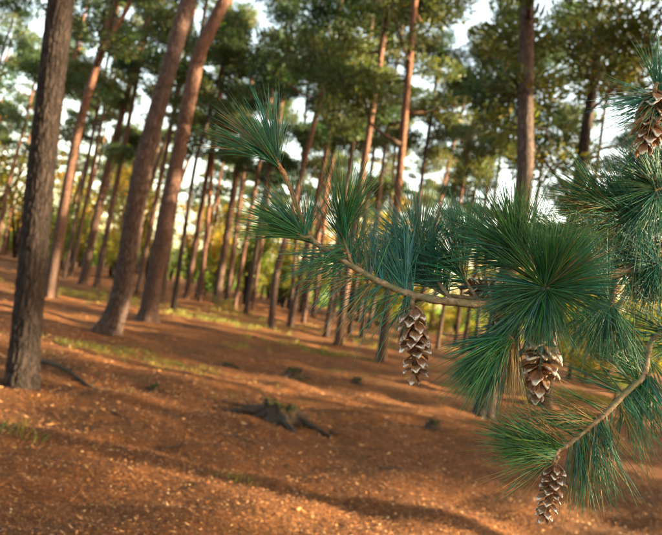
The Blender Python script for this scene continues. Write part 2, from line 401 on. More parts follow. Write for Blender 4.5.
GP = 'slim pines standing together in the depth of the wood'
def build_pines():
    # prominent trees, each traced from its foot on the ground
    placed_pine((21, 388), [(27, 300), (42, 170), (68, 5)], 28, 'dark pine trunk with deeply furrowed bark beside a thin fallen branch', M_bark_dark, 90, 240, .11, 15, 8.5, 0, 1.0, .30, .5, seed=1, cell=.05)
    placed_pine((107, 332), [(122, 290), (145, 170), (179, 21)], 21, 'stout leaning pine with flared foot beside a grass patch', M_bark, 72, 210, .08, 17, 9.5, 1, 1.0, .7, .4, stubs=4, seed=2)
    placed_pine((147, 322), [(160, 252), (174, 177), (199, 64), (213, 27)], 17.5, 'thick grey-brown pine standing just behind the stout leaning pine', M_bark, 64, 190, .08, 17, 9.5, 2, 1.0, .65, .45, stubs=5, seed=3)
    fk = placed_pine((49, 297), [(76, 142), (97, 66), (104, 40)], 12.5, 'reddish pine forking into two high limbs, between furrowed trunk and leaning pine', M_bark_slim, 32, 80, .04, 13, 6.4, 3, 1.25, .45, .4, stubs=3, seed=4)
    Bf, _ = ground_at(49, 297); Wf = catmull([on_plane_y(x, y, Bf[1]) - Bf for x, y in ((98, 64), (106, 44), (116, 27), (129, 4), (138, -30))], 24)
    v, f = tube(Wf, np.linspace(3.4, 1.6, 24) * Bf[1] / FPX, 12); link('limb', mk('limb', v, f, M_bark_slim), fk)
    placed_pine((381, 361), [(388, 294), (399, 177), (408, 75)], 9.5, 'pine with dark drooping crown rising behind the long-needled bough', M_bark_slim, 28, 70, .04, 13, 5.6, 3, 1.15, .45, .6, stubs=4, seed=5)
    placed_pine((483, 417), [(500, 310), (519, 200), (528, 82)], 19, 'upright purple-brown pine with a sunlit edge behind the needle tufts', M_bark, 40, 100, .045, 15, 6.2, 0, 1.0, .4, .6, stubs=3, seed=6)
    placed_pine((539, 404), [(553, 320), (569, 230), (582, 160)], 19, 'pine with a broad dark foot standing in sunlit grass behind a hanging cone', M_bark_dark, 40, 100, .045, 9, 3.3, 3, 1.15, .4, .35, stubs=3, seed=7)
    placed_pine((604, 372), [(620, 230), (634, 130)], 9, 'red-barked pine glimpsed behind the uppermost bough and its cone', M_bark_slim, 24, 50, .03, 14, 6.0, 2, 1.1, .4, .6, seed=8)
    placed_pine((173, 309), [(194, 170), (204, 131)], 5.2, 'very thin dark pine stem next to the thick grey-brown pine', M_bark_dark, 20, 44, .02, 12, 6.5, 4, .9, .3, .5, stubs=2, seed=9)
    placed_pine((216, 303), [(229, 223), (240, 150)], 8.2, 'straight pine rising out of the bracken clump', M_bark_slim, 24, 50, .03, 15, 8, 0, 1.0, .4, .6, seed=10)
    placed_pine((271, 327), [(276, 276), (286, 235)], 7.0, 'brown pine with bare lower trunk next to the sunny grass strip', M_bark, 24, 50, .03, 15, 7.5, 1, 1.0, .4, .6, seed=11)
    placed_pine((338, 346), [(345, 294), (353, 240)], 8.2, 'pine whose trunk is sunlit down one side, behind low hanging needles', M_bark_slim, 24, 50, .03, 15, 7, 2, 1.0, .4, .6, seed=12)
    placed_pine((82, 285), [(106, 173), (124, 110)], 7.8, 'reddish pine between the forked pine and the stout leaning pine', M_bark_slim, 24, 50, .03, 16, 9, 4, 1.0, .4, .6, seed=13)
    placed_pine((611, 413), [(617, 385)], 3, 'bushy young pine near the lowest bough', M_bark_dark, 12, 16, 0, 1.9, .25, 4, .34, .3, .3, seed=29, name='young_pine')
    slim = [((96, 288), [(117, 180)], 6), ((64, 279), [(77, 213)], 4.2), ((71, 277), [(81, 223)], 4), ((118, 268), [(133, 177)], 5), ((137, 295), [(153, 216)], 5.2),
            ((161, 304), [(168, 258)], 6), ((186, 299), [(199, 223)], 6), ((200, 302), [(209, 205)], 5), ((227, 302), [(247, 147)], 6.2), ((246, 313), [(256, 248)], 5),
            ((234, 309), [(245, 244)], 5), ((252, 311), [(260, 255)], 3.6), ((290, 327), [(299, 283)], 6), ((303, 323), [(310, 283)], 4.4), ((313, 317), [(320, 260)], 5),
            ((326, 337), [(333, 287)], 6), ((349, 334), [(355, 290)], 4.4), ((361, 337), [(367, 290)], 4.4), ((401, 343), [(407, 296)], 5.2), ((463, 352), [(469, 310)], 4.6),
            ((455, 346), [(461, 300)], 4.4), ((474, 350), [(481, 300)], 4.4), ((569, 379), [(577, 320)], 4.4), ((437, 350), [(445, 300)], 4), ((515, 362), [(522, 310)], 4.6),
            ((290, 321), [(303, 150)], 4.6)]
    SL = {0: ('slim pine standing next to the reddish pine, before the leaning one', None), 3: ('slim pine half hidden behind the stout leaning pine', None),
          4: ('slim pine in the gap between the leaning and the grey-brown pine', None), 5: ('slim pine half hidden behind the foot of the grey-brown pine', None),
          8: ('slim pine right beside the straight pine in the bracken', None), 18: ('slim pine standing just past the drooping-crowned pine', None),
          22: ('thin sunlit stem by the shrubs behind the broad resin-spotted cone', None), 24: ('slim pine between the purple-brown pine and the broad-footed pine', None)}
    for ids, lb in (((1, 2), 'thin distant stem between the forked pine and the reddish pine'), ((6, 7), 'slim pine between the very thin dark stem and the bracken clump'),
                    ((9, 10, 11), 'slim pine between the bracken clump and the bare brown pine'), ((12, 13, 14, 15, 25), 'slim pine between the bare brown pine and the side-lit pine'),
                    ((16, 17), 'slim pine between the side-lit pine and the drooping-crowned pine'), ((19, 20, 21, 23), 'slim pine between the drooping-crowned pine and the purple-brown pine')):
        for q in ids: SL[q] = (lb, lb.replace('slim pine', 'slim pines').replace('thin distant stem', 'thin distant stems'))
    for i, (b, u, wd) in enumerate(slim):
        lb, gp = SL[i]
        placed_pine(b, u, wd, lb, M_bark_slim if i % 3 else M_bark, 14, 24, 0, 15 + (i * 37 % 5), 6.2 + (i * 53 % 40) / 10, i % 5, .72 + (i * 29 % 40) / 110, .35, .55, seed=40 + i, group=gp)
build_pines()

# whole-tree stock for the depth of the wood and the sunward side: copies share meshes
def stock(seed, H, cb, cr, r0, mat, cs):
    g = rng(seed)
    P = catmull([[0, 0, -.1], [g.normal() * .1, g.normal() * .1, H * .33], [g.normal() * .25, g.normal() * .25, H * .66], [g.normal() * .4, g.normal() * .4, H]], 26)
    rad = r0 * np.linspace(1, .3, 26); V, F = tube(P, rad, 14, True, bark_disp(P, rad, 14, seed, 0, .35))
    cbp = np.array([np.interp(cb, P[:, 2], P[:, a]) for a in range(3)])
    return mk('trunk', V, F, mat), cbp, cr, (H - cb) / fol_len(CROWNS[cr][2]), cs
STOCK = [stock(71, 15, 7, 0, .17, M_bark_slim, 1.0), stock(72, 17, 9, 1, .20, M_bark, 1.1), stock(73, 14, 6.5, 2, .15, M_bark_slim, 1.0),
         stock(74, 16, 7.5, 3, .19, M_bark, 1.0), stock(75, 13, 6, 4, .14, M_bark_slim, 1.1), stock(76, 16, 11.5, 4, .15, M_bark_slim, .65), stock(77, 15, 10.5, 1, .16, M_bark, .55), stock(78, 17, 9.0, 0, .19, M_bark, 1.1), stock(79, 16, 8.5, 3, .18, M_bark, 1.1)]
def stock_pine(x, y, k, rz, s, label, group):
    tm, cbp, cr, sz, cs = STOCK[k]
    root = link('pine_tree', None, None, (x, y, float(gh(x, y)))); root.rotation_euler = (0, 0, rz); root.scale = (s, s, s)
    tag(root, label, 'tree', group); root.empty_display_size = .2
    link('trunk', tm, root)
    o = link('crown', CROWNS[cr][2], root, cbp); o.scale = (cs, cs, sz)
    o = link('branchwork', CROWNS[cr][1], root, cbp); o.scale = (cs, cs, sz); o['kind'] = 'stuff'
def build_wood():
    g = rng(501); pts = []
    def ok(x, y, dmin): return all((x - a) ** 2 + (y - b) ** 2 > dmin ** 2 for a, b in pts)
    n = 0; tries = 0
    while n < 25 and tries < 4000:              # depth of the wood
        tries += 1; y = g.uniform(40, 95); x = g.uniform(-.7, .22) * y
        if ok(x, y, 5.0):
            pts.append((x, y)); n += 1
            stock_pine(x, y, n % 5, g.uniform(0, 6.3), g.uniform(.85, 1.25), 'slim bare-stemmed pine among many alike far back in the wood', GP)
    n = 0; tries = 0
    while n < 52 and tries < 6000:              # bare poles further in
        tries += 1; y = g.uniform(33, 85); x = g.uniform(-.66, .16) * y
        if ok(x, y, 3.0):
            pts.append((x, y)); n += 1
            stock_pine(x, y, 5 + n % 2, g.uniform(0, 6.3), g.uniform(.85, 1.2), 'bare pole-like pine with a small high crown far back in the wood', 'pole pines far back in the wood')
    n = 0; tries = 0
    while n < 76 and tries < 9000:               # sunward side, unseen beyond the frame; belt and gaps shaped to cast the dapple
        tries += 1; y = g.uniform(-14, 42); x = max(7, .62 * y + 5) + (g.uniform(0, 17) if n % 5 < 2 else g.uniform(17, 70))
        near = n % 5 < 2
        c_ = y + .07 * x; gap = (2.5 < c_ < 11.6) or (13.5 < c_ < 15.5) or (18 < c_ < 34)
        if x < .62 * y + 5 or (gap and g.random() < (.8 if 18 < c_ < 34 else 0 if near else .45)) or not ok(x, y, 3.6): continue
        pts.append((x, y)); n += 1
        stock_pine(x, y, (7 + n % 2) if near else n % 5, g.uniform(0, 6.3), g.uniform(.95, 1.2), 'tall pine in the sunward part of the wood', 'pines of the sunward wood')
    for x, y, k in ((-15.5, 19, 3), (-20, 27, 0), (-17.5, 24, 1), (-24, 33, 3)):
        pts.append((x, y)); stock_pine(x, y, k, g.uniform(0, 6.3), 1.0, 'tall pine in the shaded part of the wood', 'pines of the shaded wood')
    n = 0
    for _ in range(400):                          # shady side
        x = g.uniform(-40, -8); y = g.uniform(-10, 38)
        if x > -.56 * y - 3.5 or not ok(x, y, 4.5): continue
        pts.append((x, y)); n += 1
        stock_pine(x, y, n % 5, g.uniform(0, 6.3), g.uniform(.85, 1.2), 'tall pine in the shaded part of the wood', 'pines of the shaded wood')
        if n > 12: break
build_wood()

# ------------------------------------------------------------------ understorey
def leaf_mass(g, blobs, per, size, up=.2):
    V, C = [], []
    for c, rx, rz in blobs:
        m = max(10, int(per * rx * rx))
        p = randdir(g, m) * g.uniform(.1, 1, (m, 1)) ** .45 * [rx, rx, rz]
        o = nrm(g.normal(size=(m, 3)) + [0, 0, -up]); sd_ = nrm(np.cross(o, randdir(g, m)))
        L = size * g.uniform(.6, 1.4, (m, 1)); W = L * .34
        b = np.asarray(c) + p
        V.append(np.stack([b, b + o * L * .45 + sd_ * W, b + o * L, b + o * L * .45 - sd_ * W], 1))
        cc = g.uniform(.6, 1.35, (m, 1)) * g.uniform(.75, 1.25) * (1 + g.normal(size=(1, 3)) * [.22, .08, .1])
        C.append(np.repeat(cc[:, None, :], 4, 1))
    V = np.concatenate(V).reshape(-1, 3); C = np.clip(np.concatenate(C).reshape(-1, 3), .05, 3)
    return V, np.arange(len(V)).reshape(-1, 4), C
def make_bush(seed, h, r, mat=None, k=1.0):
    g = rng(seed); stems = []; blobs = []
    for i in range(7):
        a = g.uniform(0, 6.3); q = g.uniform(.3, 1); top = np.array([math.cos(a) * r * q, math.sin(a) * r * q, h * g.uniform(.55, 1)])
        P = catmull([[0, 0, -.05], top * [.35, .35, .5] + g.normal(size=3) * .08, top], 8)
        stems.append(tube(P, np.linspace(.04, .01, 8) * h / 3, 5))
        for t in (3, 4, 5, 6, 7):
            for _ in range(2): blobs.append((P[t] + g.normal(size=3) * [.28, .28, .2] * r * .6, g.uniform(.22, .5) * r * .6, g.uniform(.16, .36) * r * .6))
    V, F, C = leaf_mass(g, blobs, 900 / (r * .6) ** 2 * .32 * k, .12 * (1 + (k - 1) * .8))
    s = join(stems)
    return mk('stem', s[0], s[1], M_bark_dark), mk('foliage', V, F, mat or M_leaf, C, smooth=False)
BUSH = [make_bush(81, 3.6, 1.7), make_bush(82, 2.4, 1.6), make_bush(83, 5.5, 1.9), make_bush(84, 8.5, 2.6, M_gold, 1.5), make_bush(85, 10.5, 3.0, M_gold, 1.6), make_bush(86, 7.0, 2.6, M_leaf, 1.4)]
def bush(x, y, k, rz, s, label, group=None, name='understorey_shrub', cat='shrub'):
    root = link(name, None, None, (x, y, float(gh(x, y)))); root.rotation_euler = (0, 0, rz); root.scale = (s, s, s); tag(root, label, cat, group); root.empty_display_size = .2
    link('stem', BUSH[k][0], root); link('foliage', BUSH[k][1], root)
def build_under():
    g = rng(601); n = 0
    for i in range(95):
        y = g.uniform(44, 85); x = g.uniform(-.68, .68) * y
        bush(x, y, i % 3, g.uniform(0, 6.3), g.uniform(.7, 1.5), 'leafy yellow-green shrub under the far pines', 'shrubs closing off the wood')
    for i in range(34):
        y = g.uniform(46, 78); x = (-.62 + 1.24 * (i + g.random()) / 34) * y
        kk = (3, 4, 3, 4, 5)[i % 5]
        bush(x, y, kk, g.uniform(0, 6.3), g.uniform(.8, 1.5), 'tall tree with sunlit gold put into its leaf colour behind the slim pines' if kk < 5 else 'tall green-leaved tree behind the slim pines', 'golden trees at the back of the wood' if kk < 5 else 'green leafy trees at the back of the wood', 'broadleaf_tree', 'tree')
    for (px, d, k, s) in [((590, 335), 24, 1, .8), ((610, 345), 27, 0, .9), ((565, 340), 34, 0, .8), ((440, 345), 40, 1, 1.0), ((470, 345), 44, 0, 1.0), ((640, 350), 22, 0, .9)]:
        r = ray(*px); p = CAM + r * (d / r[1])
        bush(p[0], d, k, g.uniform(0, 6), s, 'leafy shrub at the edge of the clearing behind the cones', 'shrubs at the clearing edge')
    blobs = []
    for i in range(700):
        y = g.uniform(88, 150); x = g.uniform(-.8, .8) * y
        blobs.append((np.array([x, y, g.uniform(0, 5)]), g.uniform(1.0, 2.2), g.uniform(.8, 1.5)))
    V, F, C = leaf_mass(g, blobs, 28, .55)
    tag(link('far_wood', mk('far_wood', V, F, M_leaf, C, smooth=False)), 'hazy mass of leafy undergrowth closing the far wood', 'wood', kind='stuff')
build_under()

# ------------------------------------------------------------------ grass, bracken, litter
def build_grass():
    g = rng(701); V, C = [], []
    pat = [((75, 293), 2.2, .9, 900, .16), ((92, 299), 1.8, .6, 600, .15), ((190, 317), 2.6, .8, 1100, .18), ((225, 322), 2.2, .7, 800, .18), ((130, 357), 1.3, .35, 1100, .09),
           ((118, 352), .8, .25, 500, .09), ((298, 348), 1.3, .5, 900, .14), ((318, 351), .7, .3, 300, .12), ((395, 350), 2.4, 1.0, 700, .16), ((572, 397), 1.6, .7, 1400, .16), ((600, 402), 1.0, .6, 600, .16),
           ((540, 392), 2.0, .5, 600, .14), ((8, 432), .10, .08, 34, .13), ((36, 437), .08, .06, 20, .10), ((228, 478), .18, .12, 90, .05), ((240, 346), .5, .2, 180, .1), ((500, 396), 1.5, .5, 500, .12),
           ((155, 303), 3.0, 1.2, 600, .16), ((262, 318), 2.5, 1.5, 600, .16), ((440, 372), 1.6, .4, 200, .12), ((345, 372), .5, .2, 90, .07)] + [((60 + 27 * q, 288 + 4.1 * q + (q * 7 % 5)), 2.5, 2.0, 260, .13) for q in range(19)] + [((40 + 60 * q, 345 + 9 * q + (q * 13 % 30)), 1.2, .6, 40, .06) for q in range(9)]
    for px, rx, ry, m, h in pat:
        B, _ = ground_at(*px)
        r = np.sqrt(g.random(m)) * (1 + g.normal(size=m) * .25); a = g.uniform(0, 6.3, m)
        ncl = max(3, m // 22); cl = g.integers(0, ncl, m); cx = g.normal(size=ncl) * rx * .62; cy = g.normal(size=ncl) * ry * .95
        x = B[0] + cx[cl] + g.normal(size=m) * .07; y = B[1] + cy[cl] + g.normal(size=m) * .06
        b = np.stack([x, y, gh(x, y) - .01], 1); hh = h * g.uniform(.35, 1.25, (m, 1))
        ln = g.normal(size=(m, 3)) * [.4, .4, 0]; sd_ = nrm(np.stack([-np.sin(a), np.cos(a), 0 * a], 1)); W = .0018 + .013 * hh
        tip = b + hh * (ln + [0, 0, .9]); mid = b + hh * (ln * .35 + [0, 0, .6])
        V.append(np.stack([b - sd_ * W, b + sd_ * W, mid + sd_ * W * .8, tip, mid - sd_ * W * .8], 1))
        cc = g.uniform(.7, 1.4, (m, 1)) * np.where(g.random((m, 1)) < .2, np.array([[1.9, 1.25, 1.0]]), np.array([[1.0, 1.0, 1.0]]))
        C.append(np.repeat(cc[:, None], 5, 1))
    V = np.concatenate(V).reshape(-1, 3); C = np.concatenate(C).reshape(-1, 3)
    tag(link('grass', mk('grass', V, np.arange(len(V)).reshape(-1, 5), M_grass, C, smooth=False)), 'thin patches of short grass on the needle-covered floor', 'grass', kind='stuff')
build_grass()

def build_litter():
    g = rng(702); m = 150000
    # even spread over the picture: distance weighted to the near ground
    u = g.random(m); d = 1.0 / (1 / 26.0 + u * (1 / 2.6 - 1 / 26.0))
    x = g.uniform(-.85, .85, m) * d; y = d
    z = gh(x, y)
    a = g.uniform(0, 6.3, m); L = g.uniform(.012, .038, m) * np.where(g.random(m) < .05, 1.6, 1); asp = np.where(g.random(m) < .5, g.uniform(.05, .15, m), g.uniform(.2, .6, m)); L = np.where(asp < .16, L * 1.9, L) * np.clip(d / 7, .5, 1.15)
    ax = np.stack([np.cos(a), np.sin(a), g.normal(size=m) * .25], 1); ay = np.stack([-np.sin(a), np.cos(a), g.normal(size=m) * .35], 1)
    c = np.stack([x, y, z + .006 + g.random(m) * .012], 1); hx = ax * L[:, None] * .5; hy = ay * (L * asp)[:, None] * .5
    lift = np.array([0, 0, 1.0]) * (L * g.uniform(-.05, .3, m))[:, None]
    V = np.stack([c - hx, c - hy * .9 + lift * .4, c + hx + lift, c + hy], 1).reshape(-1, 3)
    pal = np.array([[.035, .018, .010], [.11, .047, .020], [.22, .090, .030], [.36, .18, .07], [.50, .32, .16], [.065, .030, .016], [.18, .065, .022]])
    cc = pal[g.choice(7, m, p=[.2, .24, .2, .1, .05, .13, .08])] * g.uniform(.75, 1.25, (m, 1))
    F = np.arange(m * 4).reshape(-1, 4)
    tag(link('leaf_litter', mk('leaf_litter', V, np.vstack([F[:, [0, 1, 2]], F[:, [0, 2, 3]]]), M_litter, np.repeat(cc, 4, 0), smooth=False)), 'scattered brown leaves, needles and bark flakes on the floor', 'leaf litter', kind='stuff')
build_litter()

def make_fern(px, h, n, label, seed):
    g = rng(seed); B, _ = ground_at(*px); root = link('bracken_fern', None, None, B); tag(root, label, 'fern', 'bracken on the wood floor' if 'among' in label else None)
    for i in range(n):
        a = g.uniform(0, 6.3); d = np.array([math.cos(a), math.sin(a), 0]); L = h * g.uniform(.7, 1.2)
        P = catmull([[0, 0, 0], d * L * .25 + [0, 0, L * .6], d * L * .7 + [0, 0, L * .75]], 12)
        st = tube(P, np.linspace(.006, .002, 12), 4); V = [st[0]]; F4 = [st[1][0]]; F3 = [st[1][1]]; off = len(st[0])
        sdv = np.cross(d, [0, 0, 1.0])
        for k in range(3, 12):
            l = L * .42 * (1 - (k - 3) / 10)
            for s in (-1, 1):
                t = sdv * s * l + d * l * .25 - np.array([0, 0, l * .15]); wv = d * l * .16
                V.append(np.array([P[k], P[k] + t * .5 + wv, P[k] + t, P[k] + t * .5 - wv])); F4.append(np.array([[off, off + 1, off + 2, off + 3]])); off += 4
        V = np.vstack(V); c = np.ones((len(V), 3)) * g.uniform(.8, 1.3)
        link('frond', mk('frond', V, [np.vstack(F4), np.vstack(F3)], M_fern, c, smooth=False), root)
make_fern((219, 312), .9, 14, 'yellowish bracken clump at the foot of a straight pine', 1)
make_fern((232, 316), .7, 10, 'small bracken tuft beside the yellowish bracken clump', 2)
make_fern((585, 388), .6, 10, 'green bracken tuft in the sunlit grass behind the cones', 3)

# ------------------------------------------------------------------ stumps and fallen wood
def stump(px, wpx, hpx, label, seed, roots=3, mossy=.5):
    g = rng(seed); B, _ = ground_at(*px); s = B[1] / FPX; r = wpx * .5 * s; h = hpx * s
    root = link('tree_stump', None, None, B); tag(root, label, 'stump')
    n, ns = 14, 40; z = np.linspace(-.06, h, n); th = np.linspace(0, 2 * np.pi, ns, endpoint=False)
    Z, TH = np.meshgrid(z, th, indexing='ij')
    rim = .75 + .35 * np.sin(TH * 2 + g.uniform(0, 6)) * np.sin(TH * 3 + 1) + .12 * np.sin(TH * 7 + g.uniform(0, 6)) + .1 * np.sin(TH * 13)
    Zd = np.where(Z > 0, Z * rim, Z)
    k = 1 + .7 * np.exp(-np.maximum(Z, 0) / (h * .35)) * (1 + .5 * np.sin(4 * TH + seed)) + .07 * np.sin(TH * 9 + Z * 20) + .05 * np.sin(TH * 17 + 3)
    RR = r * .72 * k
    V = np.stack([RR * np.cos(TH), RR * np.sin(TH), Zd], -1).reshape(-1, 3)
    i = np.arange(n - 1)[:, None] * ns; j = np.arange(ns)[None, :]; kk = (j + 1) % ns
    Q = np.stack([i + j, i + kk, i + ns + kk, i + ns + j], -1).reshape(-1, 4)
    link('stump_side', mk('stump_side', V, Q, M_wood), root)
    m = 6; tops = []                                           # sunken, splintered top
    for q in range(m + 1):
        f = 1 - q / m; rr = RR[-1] * f * .97; zz = Zd[-1] * (.62 + .36 * f) + g.normal(size=ns) * h * .05
        tops.append(np.stack([rr * np.cos(th), rr * np.sin(th), zz], -1))
    V = np.concatenate(tops); i = np.arange(m)[:, None] * ns
    Q = np.stack([i + j, i + kk, i + ns + kk, i + ns + j], -1).reshape(-1, 4)
    link('cut_top', mk('cut_top', V, Q, M_wood), root)
    for q in range(roots):
        a = q * 6.28 / roots + g.uniform(-.4, .4); d = np.array([math.cos(a), math.sin(a), 0]); L = r * g.uniform(1.6, 2.8)
        P = catmull([d * r * .5 + [0, 0, h * .25], d * L * .55 + [0, 0, .02], d * L + np.array([0, 0, -.05]) + g.normal(size=3) * [.08, .08, 0]], 9)
        v, f = tube(P, np.linspace(r * .3, r * .08, 9), 8); link('root', mk('root', v, f, M_wood), root)
    if mossy:
        mm = int(500 * mossy); p = V[g.integers(0, len(V), mm)] * 1.03; L = g.uniform(.01, .03, (mm, 1)); o = nrm(g.normal(size=(mm, 3)) + [0, 0, .8]); sv = nrm(np.cross(o, randdir(g, mm)))
        VV = np.stack([p - sv * L * .5, p + sv * L * .5, p + o * L * 1.3], 1).reshape(-1, 3)
        link('moss', mk('moss', VV, np.arange(len(VV)).reshape(-1, 3), M_moss, smooth=False), root)['kind'] = 'stuff'
stump((279, 417), 42, 14, 'large rotten mossy stump with spreading roots on the litter', 21, 6, 2.4)
stump((293, 378), 19, 8, 'small low stump between the rotten stump and the grass strip', 22, 3, .4)
stump((433, 428), 13, 8, 'little dark stump below the hanging needle brush', 23, 3, .6)
stump((357, 382), 11, 6, 'tiny stump on the litter near the foot of a pine', 24, 2, .4)
stump((154, 390), 9, 5, 'tiny mossy stub in the litter past the grass patch', 25, 2, .9)
stump((228, 367), 12, 4, 'flat remnant of a stump on a sunlit streak', 26, 3, .2)

def fallen(pts, r0, r1, label, seed, twigs=3):
    g = rng(seed); W = [ground_at(*p)[0] for p in pts]; B = W[0]
    P = catmull([q - B + [0, 0, r0 * .7] for q in W], 30); P = P + np.cumsum(g.normal(size=P.shape) * .004, 0)
    root = link('fallen_branch', None, None, B); tag(root, label, 'branch', 'fallen sticks' if 'stick lying' in label else None)
    v, f = tube(P, np.linspace(r0, r1, 30) * (1 + g.normal(size=30) * .06), 8); link('branch', mk('branch', v, f, M_wood), root)
    for k in range(twigs):
        i = g.integers(6, 26); d = nrm(np.array([g.normal(), g.normal(), .25])); L = g.uniform(.1, .3)
        v, f = tube(catmull([P[i], P[i] + d * L * .5, P[i] + d * L + g.normal(size=3) * .04], 6), np.linspace(r1, r1 * .3, 6), 5); link('twig', mk('twig', v, f, M_wood), root)
fallen([(33, 363), (60, 373), (92, 386), (112, 391)], .03, .014, 'thin dark fallen branch by the foot of the furrowed trunk', 31)
fallen([(222, 402), (246, 407), (268, 412)], .022, .012, 'short dead branch lying against the large rotten stump', 32, 2)
fallen([(232, 436), (255, 446)], .011, .005, 'thin stick lying on the open needle litter', 33, 2)
fallen([(160, 452), (182, 447)], .009, .005, 'thin stick lying on the open needle litter', 34, 1)
fallen([(330, 432), (352, 440)], .010, .005, 'thin stick lying on the open needle litter', 35, 2)
fallen([(380, 470), (405, 468)], .009, .004, 'thin stick lying on the open needle litter', 36, 1)
fallen([(110, 412), (133, 421)], .010, .004, 'thin stick lying on the open needle litter', 37, 2)

# ------------------------------------------------------------------ long-needled pine reaching in from the right
TEAL = np.array([.036, .160, .090]); GREEN = np.array([.048, .155, .048]); BLUE = np.array([.068, .205, .150]); OLD = np.array([.30, .20, .065])
def needles(g, P0, D, L, r, bend, tint):
    n = len(P0); segs = 5; t = np.linspace(0, 1, segs)
    A = nrm(np.cross(D, randdir(g, n))); B = np.cross(D, A)
    cen = P0[:, None, :] + D[:, None, :] * (t[None, :, None] * L[:, None, None]) + bend[:, None, :] * (t ** 2)[None, :, None] * L[:, None, None]
    rr = r[:, None] * np.array([.7, 1, 1, .8, .12])[None, :]
    th = np.array([0, 2.094, 4.189])
    V = cen[:, :, None, :] + rr[:, :, None, None] * (np.cos(th)[None, None, :, None] * A[:, None, None, :] + np.sin(th)[None, None, :, None] * B[:, None, None, :])
    idx = np.arange(n)[:, None, None] * segs * 3; i = np.arange(segs - 1)[None, :, None] * 3; j = np.arange(3)[None, None, :]; k = (j + 1) % 3
    Q = np.stack([idx + i + j, idx + i + k, idx + i + 3 + k, idx + i + 3 + j], -1).reshape(-1, 4)
    C = np.repeat(tint[:, None, :], segs * 3, 1).reshape(-1, 3)
    return V.reshape(-1, 3), Q, C
NFK = 1.4
def tuft_mesh(g, c, axis, nf, spread, ln, base, old=.05, back=.05, droop=.10, per=5, path=None):
    """brush of fascicles round a shoot tip at c, opening along axis."""
    nf = int(nf * NFK); axis = nrm(axis); a = nrm(np.cross(axis, [.31, .2, .93])); b = np.cross(axis, a)
    s = g.random(nf) ** .8; phi = g.uniform(0, 6.283, nf)
    ang = R_(spread) * (np.sqrt(g.uniform(.02, 1, nf)) * .75 + .45 * s)
    D = np.cos(ang)[:, None] * axis + np.sin(ang)[:, None] * (np.cos(phi)[:, None] * a + np.sin(phi)[:, None] * b)
    P = c - axis * (s * back)[:, None] + (D - axis * (D @ axis)[:, None]) * .003
    if path is not None: P = path[g.integers(0, len(path), nf)] + (D - axis * (D @ axis)[:, None]) * .003 + g.normal(size=(nf, 3)) * .0012
    P = np.repeat(P, per, 0); D = np.repeat(D, per, 0); n = len(P)
    D = nrm(D + g.normal(size=(n, 3)) * .12)
    L = ln * np.repeat(g.uniform(.62, 1.15, nf), per) * g.uniform(.85, 1.08, n)
    bend = g.normal(size=(n, 3)) * .10 + np.array([0, 0, -droop]) * g.uniform(.3, 1.4, (n, 1)); bend -= D * np.sum(bend * D, 1)[:, None]
    r = g.uniform(.00050, .00078, n)
    fk = np.repeat(g.normal(size=(nf, 3)) * [.28, .1, .25], per, 0); tint = base * g.uniform(.6, 1.45, (n, 1)) * (1 + fk + g.normal(size=(n, 3)) * [.14, .07, .14])
    o = np.repeat(g.random(nf) < old, per); tint[o] = OLD * g.uniform(.6, 1.2, (o.sum(), 1))
    return needles(g, P, D, L, r, bend, np.clip(tint, .005, 1))
def pxpath(pts): return np.array([at(*p) for p in pts])

# cone
def scale_mesh():
    nu, nv = 6, 5; top, bot = [], []
    for i in range(nu):
        u = i / (nu - 1)
        wd = .0028 + .0060 * math.sin(min(1, u * 1.18) * math.pi * .62) if u < .98 else .0048
        for j in range(nv):
            v = j / (nv - 1) * 2 - 1
            y = u * .0235 - (.0042 * v * v * max(0, u - .45) / .55); x = v * wd
            z = .0034 * u * u * 1.6 - .0028 * (v * v) * (.4 + u) + (.0014 if .7 < u < .95 and abs(v) < .3 else 0)
            top.append((x, y, z)); bot.append((x * .96, y - .0004, z - (.0009 + .0016 * u)))
    V = np.array(top + bot); m = nu * nv; Q = []
    for i in range(nu - 1):
        for j in range(nv - 1):
            a = i * nv + j; Q += [(a, a + 1, a + nv + 1, a + nv), (m + a, m + a + nv, m + a + nv + 1, m + a + 1)]
    per = [(0, j) for j in range(nv)] + [(i, nv - 1) for i in range(1, nu)] + [(nu - 1, j) for j in range(nv - 2, -1, -1)] + [(i, 0) for i in range(nu - 2, 0, -1)]
    ids = [i * nv + j for i, j in per]
    for a, b in zip(ids, ids[1:] + ids[:1]): Q.append((b, a, m + a, m + b))
    return mk('scale', V, np.array(Q), M_cone)
SCALE = scale_mesh()
